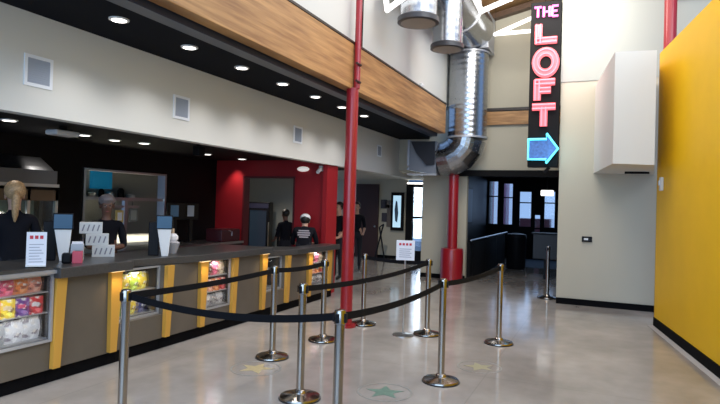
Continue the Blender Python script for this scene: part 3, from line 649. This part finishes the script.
# ------------------------------------------------------------------ stanchions and belts
def make_stanchion(label, loc, dome=True):
    t = thing('stanchion', label, 'stanchion', loc, 0, 'steel queue stanchions')
    MB().lathe([(.178, 0), (.180, .012), (.172, .026), (.12, .04), (.055, .052), (.045, .075), (.036, .08)], n=40).build('base', M['chrome'], t, True)
    MB().lathe([(.182, 0), (.184, .008), (.18, .011)], n=40).build('rubber_ring', M['plastic'], t, True)
    MB().lathe([(.0335, .08), (.0335, .90)], n=24).build('pole', M['chrome'], t, True)
    MB().lathe([(.034, .90), (.039, .905), (.039, .985), (.034, .995), (.02, 1.0)], n=24).build('head', M['chrome'], t, True)
    m_ = MB()
    for k in range(4):
        an = math.pi/2*k; cx, cy = .038*math.cos(an), .038*math.sin(an)
        m_.box(cx-.012, cx+.012, cy-.012, cy+.012, .915, .975)
    m_.build('belt_clip', M['plastic'], t)
    return t
posts = dict(A=((-3.35, 3.29), 'nearest stanchion at the left, before the counter'), B=((-3.32, 5.36), 'second stanchion of the counter-side row, in front of the third counter block'),
 C=((-3.2, 6.33), 'stanchion just left of the red column'), D=((-3.14, 7.46), 'stanchion just right of the red column'),
 E=((-2.415, 4.37), 'stanchion right of the yellow star, its base at the frame bottom'), F=((-1.61, 3.43), 'front centre stanchion, cut off by the frame bottom'),
 G=((-1.45, 5.43), 'stanchion right of the green floor star'), H=((-2.16, 7.32), 'stanchion in front of the padded red guard, next to the white sign'),
 I=((-1.22, 7.31), 'stanchion on open floor right of the padded red guard'), J=((-1.03, 11.49), 'farthest stanchion, at the left edge of the cream wall'))
s0 = None
for k, ((x, y), lb) in posts.items():
    if s0 is None: s0 = make_stanchion('polished steel '+lb, (x, y, 0)); continue
    t = copy_tree(s0); t.location = (x, y, 0); t['label'] = 'polished steel '+lb
def belt(a, b, sag, label, z0=.945, z1=.945):
    p = Vector((*posts[a][0], z0)) if isinstance(a, str) else Vector(a)
    q = Vector((*posts[b][0], z1)) if isinstance(b, str) else Vector(b)
    d = (q-p).normalized(); p = p+d*.05; q = q-d*.05; side = Vector((-d.y, d.x, 0)).normalized()*.0015
    n = 14; vs = []; fs = []
    for i in range(n+1):
        t = i/n; c = p.lerp(q, t)-Vector((0, 0, 4*sag*t*(1-t)))
        for sd, dz in ((-1, -.026), (1, -.026), (1, .026), (-1, .026)): vs.append(c+side*sd+Vector((0, 0, dz)))
    for i in range(n):
        for k in range(4): fs.append((i*4+k, i*4+(k+1) % 4, (i+1)*4+(k+1) % 4, (i+1)*4+k))
    fs += [(3, 2, 1, 0), (n*4, n*4+1, n*4+2, n*4+3)]
    o = MB().add(vs, fs).build('retractable_belt', M['belt']); tag(o, label, 'belt', 'black queue belts')
belt('A', 'B', .02, 'black belt from the nearest left stanchion back along the counter')
belt('B', 'C', .02, 'black belt between the second counter-side stanchion and the one left of the red column')
belt('A', 'F', .07, 'long sagging black belt across the foreground to the front centre stanchion')
belt('F', 'G', .04, 'black belt from the front centre stanchion to the one by the green star')
belt('G', 'I', .03, 'black belt passing in front of the padded red guard')
belt('E', 'H', .05, 'black belt running across the middle of the queue behind the red column base')
belt('D', 'H', .02, 'level black belt beneath the small white standing sign')
# sign stand
t = thing('sign_stand', 'slim steel sign stand with a white notice in the queue area', 'sign stand', (-2.42, 7.11, 0), math.radians(18))
MB().lathe([(.14, 0), (.14, .01), (.03, .03)], n=32).build('base', M['steel'], t, True)
MB().tube([(0, 0, .03), (0, 0, .98)], .012, 10).build('pole', M['steel'], t, True)
B(-.12, .12, -.012, .012, .98, 1.24).build('sign_panel', M['paper'], t, bevel=.003)
m_ = MB()
for k in range(4): m_.box(-.085+k*.045, -.055+k*.045, -.0145, -.012, 1.175, 1.205)
m_.build('heading', cmat('red_print', (.55, .03, .05)), t)
m_ = MB()
for k in range(5): m_.box(-.08, .08-.02*(k % 2), -.0145, -.012, 1.02+.026*k, 1.028+.026*k)
m_.build('text_lines', cmat('grey_print', (.35, .35, .42)), t)

# ------------------------------------------------------------------ floor decals
def star(c, r, m_, label, ringlab, rot=0):
    t = thing('floor_decal', label, 'floor decal', (c[0], c[1], 0), rot)
    pts = []
    for k in range(10):
        rr = r*.78 if k % 2 == 0 else r*.34; an = math.pi/2+math.pi*k/5; pts.append((rr*math.cos(an), rr*math.sin(an), .0005))
    MB().prism(pts, (0, 0, .0012)).build('star', m_, t)
    n = 48; vs = []; fs = []
    for k in range(n):
        an = 2*math.pi*k/n
        for rr in (r, r*1.07): vs += [(rr*math.cos(an), rr*math.sin(an), .0005), (rr*math.cos(an), rr*math.sin(an), .0015)]
    for k in range(n):
        a4 = k*4; b4 = ((k+1) % n)*4
        fs += [(a4+1, a4+3, b4+3, b4+1), (a4, b4, b4+2, a4+2), (a4, a4+1, b4+1, b4), (a4+2, b4+2, b4+3, a4+3)]
    MB().add(vs, fs).build('ring', M['ringpaint'], t)
star((-1.82, 4.88), .235, M['greenpaint'], 'green star in a thin circle painted on the concrete floor', '', .3)
star((-3.24, 4.93), .24, M['yellowpaint'], 'faded yellow star in a thin circle painted on the concrete floor', '', .1)

star((-1.22, 6.13), .22, cmat('pale_olive_floor_paint', (.36, .34, .22)), 'very faint olive star in a thin circle, right of the centre stanchions', '', .5)

# ------------------------------------------------------------------ neon sign
sg = thing('neon_sign', 'tall black vertical sign with pink neon letters THE LOFT and a cyan arrow', 'sign', (-1.118, 10.90, 0))
SW = .268; Z0 = 2.476; ZT = 5.53
B(-SW, SW, .0, .2, Z0, ZT).build('cabinet', M['black'], sg, bevel=.01)
def X(px, y=80): return (px-545.3-(80-y)*.018)*.01765
def Z(py): return 3.222+(127-py)*.01845
def stroke_letter(name, strokes, wd, y):
    f_ = MB()
    for p, q in strokes: f_.bar((p[0], -.04, p[1]), (q[0], -.04, q[1]), wd, (0, 1, 0), .04)
    o = f_.build(name, M['pinkface'], sg)
    tb = MB()
    for p, q in strokes:
        p = Vector((p[0], -.055, p[1])); q = Vector((q[0], -.055, q[1])); d = (q-p).normalized(); s_ = Vector((-d.z, 0, d.x))*wd*.27
        tb.tube([p+s_, q+s_], .014, 8); tb.tube([p-s_, q-s_], .014, 8)
    tb.build('neon_tube', M['pinkneon'], o, True)
    return o
w1 = .13
stroke_letter('letter_l', [((X(538.5), Z(25)), (X(538.5), Z(44.5))), ((X(536), Z(41.5)), (X(557), Z(41.5)))], w1, 0)
# O ring
n = 28; cx, cz = X(546.2), Z(63.5); ro, ri = .245, .105
f_ = MB(); vs = []; fs = []
for k in range(n):
    an = 2*math.pi*k/n
    for rr in (ri, ro):
        for yy in (-.04, 0): vs.append((cx+rr*math.cos(an)*.98, yy, cz+rr*math.sin(an)*1.15))
for k in range(n):
    A4 = k*4; B4 = ((k+1) % n)*4
    fs += [(A4, A4+2, B4+2, B4), (A4+1, B4+1, B4+3, A4+3), (A4, B4, B4+1, A4+1), (A4+2, A4+3, B4+3, B4+2)]
o = f_.add(vs, fs).build('letter_o', M['pinkface'], sg)
tb = MB()
for rr in (.14, .21): tb.tube([(cx+rr*math.cos(2*math.pi*k/24)*.98, -.055, cz+rr*math.sin(2*math.pi*k/24)*1.15) for k in range(25)], .011, 8, caps=False)
tb.build('neon_tube', M['pinkneon'], o, True)
stroke_letter('letter_f', [((X(538.5), Z(80.5)), (X(538.5), Z(101))), ((X(536), Z(83)), (X(556), Z(83))), ((X(540), Z(91)), (X(552), Z(91)))], w1, 0)
stroke_letter('letter_t', [((X(534), Z(107.5)), (X(557), Z(107.5))), ((X(545.5), Z(108)), (X(545.5), Z(127)))], w1, 0)
def thin(name, strokes):
    tb = MB()
    for p, q in strokes: tb.tube([(p[0], -.04, p[1]), (q[0], -.04, q[1])], .022, 8)
    tb.build(name, M['magneon'], sg, True)
zt, zb = Z(8), Z(18)
thin('letter_t', [((X(534), zt), (X(541), zt)), ((X(537.5), zt), (X(537.5), zb))])
thin('letter_h', [((X(543.3), zt), (X(543.3), zb)), ((X(549), zt), (X(549), zb)), ((X(543.3), (zt+zb)/2), (X(549), (zt+zb)/2))])
thin('letter_e', [((X(551.7), zt), (X(551.7), zb)), ((X(551.7), zt), (X(557.5), zt)), ((X(551.7), (zt+zb)/2), (X(556.5), (zt+zb)/2)), ((X(551.7), zb), (X(557.5), zb))])
def XA(px): return (px-543.6)*.01765
ar = [(529.5, 140), (547.5, 140), (547.5, 134.5), (559, 149.5), (547.5, 164), (547.5, 160), (529.5, 160)]
pts = [(XA(x), Z(y)) for x, y in ar]
o = MB().prism([(x, -.05, z) for x, z in pts], (0, .049, 0)).build('arrow', M['arrowface'], sg)
MB().tube([(x, -.065, z) for x, z in pts+[pts[0], pts[1]]], .02, 8).build('neon_tube', M['cyan'], o, True)
MB().tube([(.12, .05, Z0), (.03, .05, Z0-.1)], .03, 8).build('cable', M['plastic'], sg, True)
def ptl(name, loc, e, c_, r=.15):
    d = bpy.data.lights.new(name, 'POINT'); d.energy = e; d.color = c_; d.shadow_soft_size = r
    o = bpy.data.objects.new(name, d); col.objects.link(o); o.location = loc
ptl('arrow_glow', (-.95, 10.55, 2.75), 3, (.3, .8, 1)); ptl('letter_glow', (-.95, 10.5, 4.2), 4, (1, .3, .4))

# ------------------------------------------------------------------ ducts
t = thing('spiral_duct', 'large galvanised spiral duct with overhead trunk, two round diffusers and an elbow under the beam', 'duct', (-2.92, 12.6, 0))
DX, DY = -2.92, 12.6
MB().lathe([(.43+(.006 if k % 4 == 0 else 0), 3.24+k*.03) for k in range(64)], n=40).build('riser', M['duct'], t, True)
m_ = MB(); pts = []
for k in range(5):
    an = math.radians(90*k/4); pts.append((-.60+.60*math.cos(an), -.0, 3.24-.48*math.sin(an)))
m_.tube(pts, [.43, .43, .42, .41, .38], 28).build('elbow', M['duct'], t)
for z in (3.24, 5.12): MB().lathe([(.44, z-.02), (.45, z-.02), (.45, z+.02), (.44, z+.02)], n=36).build('collar', M['alu'], t, True)
m_ = MB(); x0 = -1.22; x1 = -.6
m_.add([(x0, -.36, 2.50), (x0, .36, 2.50), (x0, .36, 3.16), (x0, -.36, 3.16), (x1, -.34, 2.40), (x1, .34, 2.40), (x1, .34, 3.14), (x1, -.34, 3.14)], [(0, 1, 5, 4), (1, 2, 6, 5), (2, 3, 7, 6), (3, 0, 4, 7), (4, 5, 6, 7), (0, 3, 2, 1)])
m_.build('boot', cmat('dull_duct_steel', (.16, .18, .22), .35), t)
m_ = MB().box(x0-.04, x0, -.38, .38, 2.55, 2.50).box(x0-.04, x0, -.38, .38, 3.14, 3.18).box(x0-.04, x0, -.38, -.34, 2.60, 3.14).box(x0-.04, x0, .34, .38, 2.60, 3.14)
for k in range(7): m_.box(x0-.03, x0-.01, -.34, .34, 2.56+k*.085, 2.575+k*.085)
m_.build('register_grille', M['grille'], t)
MB().prism([(-1.18, -.39, 3.14), (-.62, -.39, 3.14), (-.62, -.39, 2.62), (-.80, -.39, 2.60), (-1.05, -.39, 2.88)], (0, .02, 0)).build('damper_plate', cmat('black_steel_plate', (.012, .014, .022), .4), t)
MB().box(-1.24, -.56, -.42, -.345, 2.38, 2.42).build('bottom_flange', M['alu'], t)
MB().box(-.02, .48, -.30, .40, 5.16, 5.95).build('plenum', M['alu'], t, bevel=.01)
tr = MB().tube([(.14, 12.35-DY, 5.58), (.14, 9.0-DY, 5.58), (.14, 7.75-DY, 5.58)], .44, 32).build('trunk', M['duct'], t, True)
for y in (8.2, 9.6, 11.0): MB().tube([(.14, y-.02-DY, 5.58), (.14, y+.02-DY, 5.58)], .46, 32).build('collar', M['alu'], t, True)
def diffuser(loc, r, h):
    lc = (loc[0]-DX, loc[1]-DY, loc[2])
    d = MB().lathe([(r*.90, .0), (r*.90, h)], lc, n=32).build('drop', M['duct'], t, True)
    MB().lathe([(r*.86, -.05), (r, -.04), (r, .03), (r*.92, .05)], lc, n=32).build('flange', cmat('dark_flange_steel', (.035, .035, .04), .35), d, True)
    MB().lathe([(r*.84, -.051), (r*.5, -.055), (.02, -.06)][::-1], lc, n=32).build('damper_face', cmat('grey_diffuser_face', (.30, .28, .26), .5), d, True)
    sx = 1 if loc[0] < -2.7 else 1
    MB().tube([(lc[0], lc[1], lc[2]+h*.72), (.14, lc[1], 5.58)], .2, 20).build('branch', M['duct'], d, True)
diffuser((-2.66, 8.1, 4.47), .31, .95)
diffuser((-2.62, 9.62, 4.47), .29, .9)
# triangular pendants
def tri(pts, r, label, red=False):
    c0 = sum((Vector(p) for p in pts), Vector())/3
    t = thing('triangle_pendant', label, 'pendant light', tuple(c0), 0, 'white triangular pendant lights')
    L = [Vector(p)-c0 for p in pts]
    for i in range(3):
        MB().tube([L[i], L[(i+1) % 3]], r, 8).build('light_bar', M['led'], t, True)
    for p in L: MB().ball(p, r*1.1, r*1.1, r*1.1, 8, 6).build('corner_joint', M['led'], t, True)
    top = Vector((c0.x, c0.y, 5.92+.229*(c0.x+3.6)))-c0
    for p in L[:2]: MB().tube([p, Vector((p.x, p.y, top.z))], .004, 5).build('cable', M['plastic'], t)
tri([(-3.12, 8.0, 4.65), (-3.25, 8.0, 5.35), (-2.60, 7.6, 4.72)], .042, 'triangular white pendant light nearest the red column top')
tri([(-1.91, 9.0, 4.82), (-2.15, 9.0, 5.3), (-1.45, 9.0, 4.97)], .042, 'triangular white pendant light in front of the duct plenum')
tri([(-2.24, 12.0, 5.34), (-1.25, 12.0, 5.70), (-1.25, 12.0, 5.34)], .04, 'slim triangular white pendant light left of the neon sign')

# ------------------------------------------------------------------ people
def person(label, loc, rotz, J, mats, build=1.0, hair=None, extras=None, hscale=1.0):
    """J: joint overrides in metres, facing local +Y"""
    base = dict(pel=(0,0,.96), sp=(0,.01,1.12), ch=(0,0,1.30), nb=(0,-.02,1.46), nk=(0,0,1.53), h1=(0,.03,1.60), h2=(0,.01,1.68), h3=(0,0,1.735),
      sl=(-.17,-.01,1.42), sr=(.17,-.01,1.42), el=(-.22,.02,1.13), er=(.22,.02,1.13), wl=(-.2,.2,.98), wr=(.2,.2,.98), pl=(-.19,.29,.97), pr=(.19,.29,.97),
      hl=(-.09,0,.90), hr=(.09,0,.90), kl=(-.1,.02,.5), kr=(.1,.02,.5), al=(-.1,0,.09), ar=(.1,0,.09), tl=(-.11,.15,.035), tr=(.11,.15,.035), ns=(0,.125,1.635))
    base.update(J)
    R_ = dict(pel=(.15,.11), sp=(.135,.10), ch=(.15,.115), nb=(.075,.065), nk=(.052,.055), h1=(.066,.072), h2=(.078,.092), h3=(.055,.06), sl=(.068,.065), sr=(.068,.065),
      el=(.045,.045), er=(.045,.045), wl=(.029,.026), wr=(.029,.026), pl=(.038,.018), pr=(.038,.018), hl=(.09,.095), hr=(.09,.095), kl=(.06,.06), kr=(.06,.06),
      al=(.042,.045), ar=(.042,.045), tl=(.042,.032), tr=(.042,.032), ns=(.012,.012))
    ks = list(base); idx = {k: i for i, k in enumerate(ks)}
    ed = [('pel','sp'),('sp','ch'),('ch','nb'),('nb','nk'),('nk','h1'),('h1','h2'),('h2','h3'),('ch','sl'),('ch','sr'),('sl','el'),('sr','er'),('el','wl'),('er','wr'),('wl','pl'),('wr','pr'),
          ('pel','hl'),('pel','hr'),('hl','kl'),('hr','kr'),('kl','al'),('kr','ar'),('al','tl'),('ar','tr'),('h1','ns')]
    vs = [Vector(base[k]) for k in ks]; rad = [R_[k] for k in ks]; tagv = list(ks); edges = [(idx[a_], idx[b_]) for a_, b_ in ed]; roots = [idx['pel']]
    for s_, wk, pk in ((-1, 'wl', 'pl'), (1, 'wr', 'pr')):      # five fingers per hand
        wv, pv = Vector(base[wk]), Vector(base[pk]); d = (pv-wv).normalized(); side = d.cross(Vector((0,0,1))).normalized(); dn = Vector((0,0,-1))
        for k, (off, ln) in enumerate([(-.028, .065), (-.009, .078), (.010, .072), (.028, .056)]):
            i0 = len(vs); p0 = pv+side*off-d*.01
            for q_, dz in ((0, 0), (.45, .004), (.8, .016), (1., .03)): vs.append(p0+d*ln*q_+dn*dz); rad.append((.0085, .0085)); tagv.append('f')
            edges += [(i0, i0+1), (i0+1, i0+2), (i0+2, i0+3)]; roots.append(i0)
        i0 = len(vs); inn = side*(-s_ if side.x > 0 else s_)
        p0 = wv.lerp(pv, .45)
        for q_ in ((.015, .0), (.04, .025), (.052, .055)): vs.append(p0+inn*q_[0]+d*q_[1]+dn*.008); rad.append((.0105, .0105)); tagv.append('f')
        edges += [(i0, i0+1), (i0+1, i0+2)]; roots.append(i0)
    me = bpy.data.meshes.new('body'); me.from_pydata(vs, edges, []); me.update()
    o = bpy.data.objects.new('tmp', me); col.objects.link(o)
    md = o.modifiers.new('s', 'SKIN'); md.use_smooth_shade = True
    sv = me.skin_vertices[0].data
    for i in range(len(vs)): sv[i].radius = rad[i]; sv[i].use_root = i in roots
    ss = o.modifiers.new('u', 'SUBSURF'); ss.levels = 2; ss.render_levels = 2
    dg = bpy.context.evaluated_depsgraph_get(); dg.update()
    nm = bpy.data.meshes.new_from_object(o.evaluated_get(dg)); bpy.data.objects.remove(o)
    nm.name = 'body'; nm.materials.clear()
    for m_ in (mats['shirt'], mats['pants'], mats['skin'], M['shoe']): nm.materials.append(m_)
    segs = [(a_, b_) for a_, b_ in ed]
    def region(p):
        best = None; bd = 9
        for a_, b_ in segs:
            A, Bv = Vector(base[a_]), Vector(base[b_]); AB = Bv-A; t_ = max(0, min(1, (p-A).dot(AB)/max(AB.length_squared, 1e-9))); dd = (p-(A+AB*t_)).length
            if dd < bd: bd = dd; best = (a_, b_, t_)
        a_, b_, t_ = best
        if b_ in ('nk','h1','h2','h3','ns','pl','pr'): return 2 if not (b_ == 'nk' and t_ < .3) else 0
        if b_ in ('wl','wr'): return 0 if t_ < .25 else 2
        if b_ in ('tl','tr'): return 3
        if b_ in ('hl','hr','kl','kr','al','ar'): return 1
        if a_ == 'pel': return 1 if t_ < .2 else 0
        return 0
    for p in nm.polygons: p.material_index = region(p.center); p.use_smooth = True
    t = bpy.data.objects.new('person', nm); col.objects.link(t); t.location = loc; t.rotation_euler = (0,0,rotz); t.scale = (hscale,)*3
    tag(t, label, 'person')
    h2 = Vector(base['h2']); h1 = Vector(base['h1'])
    f_ = Vector((base['ns'][0]-h1.x, base['ns'][1]-h1.y, 0)).normalized(); r_ = Vector((f_.y, -f_.x, 0))
    for s_ in (-1, 1):
        MB().ball(h2*.45+h1*.55+f_*.078+r_*s_*.03+Vector((0,0,.012)), .011, .008, .008, 8, 6).build('eye', M['plastic'], t, True)
        MB().ball(h1+r_*s_*.078+Vector((0,0,.035)), .012, .02, .03, 8, 6).build('ear', mats['skin'], t, True)
    MB().ball(h1+f_*.078+Vector((0,0,-.028)), .022, .007, .007, 8, 6).build('mouth', cmat('lip', (.3, .09, .08)), t, True)
    if hair:
        c = h2-f_*.022+Vector((0,0,.012)); hb = MB().ball(c, .098, .106, .103, 18, 12)
        # keep the face clear: push the front lower part back
        hb.v = [tuple(Vector(v)-f_*max(0, (Vector(v)-c).dot(f_)-.035)*(1 if v[2] < c.z+.045 else .0)) for v in hb.v]
        hb.build('hair', hair, t, True)
    if extras: extras(t, base, f_, r_)
    return t
def pony(t, b, f_, r_):
    h = Vector(b['h2']); p0 = h-f_*.11+Vector((0,0,.0))
    MB().ball(p0+f_*.01+Vector((0,0,.0)), .03, .03, .03, 10, 8).build('hair_tie', M['blonde'], t, True)
    MB().tube([p0, p0-f_*.05-Vector((0,0,.05)), p0-f_*.055-Vector((0,0,.14)), p0-f_*.04-Vector((0,0,.24)), p0-f_*.03-Vector((0,0,.30))], [.024, .038, .036, .026, .008], 12).build('ponytail', M['blonde'], t, True)
def backprint(t, b, f_, r_):
    m_ = MB()
    c = Vector(b['ch'])-f_*.135+Vector((0,0,-.0))
    for k, (w_, z) in enumerate([(.10, .085), (.12, .045), (.115, .005), (.085, -.035)]):
        m_.prism([c+r_*(-w_)+Vector((0,0,z-.012)), c+r_*(w_)+Vector((0,0,z-.012)), c+r_*(w_)+Vector((0,0,z+.012)), c+r_*(-w_)+Vector((0,0,z+.012))], -f_*.004)
    m_.build('shirt_print', cmat('shirt_print_white', (.5, .42, .44)), t)
def whitecap(t, b, f_, r_):
    h = Vector(b['h2'])-f_*.01+Vector((0,0,.035)); MB().ball(h, .103, .11, .085, 18, 10).build('cap', M['whitep'], t, True)
    MB().prism([h+r_*-.07+f_*.08, h+r_*.07+f_*.08, h+r_*.05+f_*.17, h-r_*.05+f_*.17], (0,0,.012)).build('cap_brim', M['whitep'], t)
def darkcap(t, b, f_, r_):
    h = Vector(b['h2'])-f_*.01+Vector((0,0,.035)); MB().ball(h, .10, .11, .08, 18, 10).build('cap', cmat('greige_cap', (.22, .18, .18)), t, True)
    MB().prism([h+r_*-.07+f_*.08, h+r_*.07+f_*.08, h+r_*.05+f_*.18, h-r_*.05+f_*.18], (0,0,.012)).build('cap_brim', cmat('greige_cap', (.22, .18, .18)), t)
    m_ = MB(); e = Vector(b['h1'])*.55+Vector(b['h2'])*.45+f_*.088
    m_.ball(e+r_*.03, .022, .004, .016, 8, 6).ball(e-r_*.03, .022, .004, .016, 8, 6).build('eyeglasses', M['glass'], t, True)
ml = dict(shirt=M['shirt'], pants=M['pants'], skin=M['skin']); mdk = dict(shirt=M['shirt'], pants=M['pants'], skin=M['skind'])
person('person in black with a blonde ponytail facing away behind the near counter', (-5.62, 3.98, 0), math.radians(58), {}, ml, hair=M['blonde'], extras=pony, hscale=1.025)
person('person in black shirt and cap behind the stacked cartons facing the queue', (-5.68, 5.22, 0), math.radians(-128), dict(wl=(-.08,.24,1.12), wr=(.1,.24,1.12), pl=(-.03,.31,1.13), pr=(.06,.31,1.13)), mdk, hair=M['darkhair'], extras=darkcap, hscale=.965)
person('person in black shirt with white back print and white cap beside the red wall', (-5.01, 9.04, 0), math.radians(24), dict(ch=(0,.06,1.17), nb=(0,.10,1.29), nk=(0,.14,1.34), h1=(0,.19,1.385), h2=(0,.18,1.455), h3=(0,.17,1.50), ns=(0,.285,1.40), sl=(-.17,.07,1.26), sr=(.17,.07,1.26), sp=(0,.01,1.04), el=(-.24,.14,1.0), er=(.24,.14,1.0), wl=(-.15,.33,.98), wr=(.15,.33,.98), pl=(-.12,.41,.99), pr=(.12,.41,.99)), ml, hair=M['darkhair'], extras=lambda *a: (backprint(*a), whitecap(*a)), hscale=.95)
person('person in dark clothes half hidden at the right edge of the red wall opening', (-6.52, 10.9, 0), math.radians(60), {}, mdk, hair=M['darkhair'], hscale=.86)
person('person in dark clothes between the red pillar and the red column', (-5.50, 11.5, 0), math.radians(160), {}, ml, hair=M['darkhair'], hscale=.97)
person('person in dark clothes standing before the brown door behind the red column', (-5.95, 13.5, 0), math.radians(200), {}, ml, hair=M['darkhair'], hscale=.98)
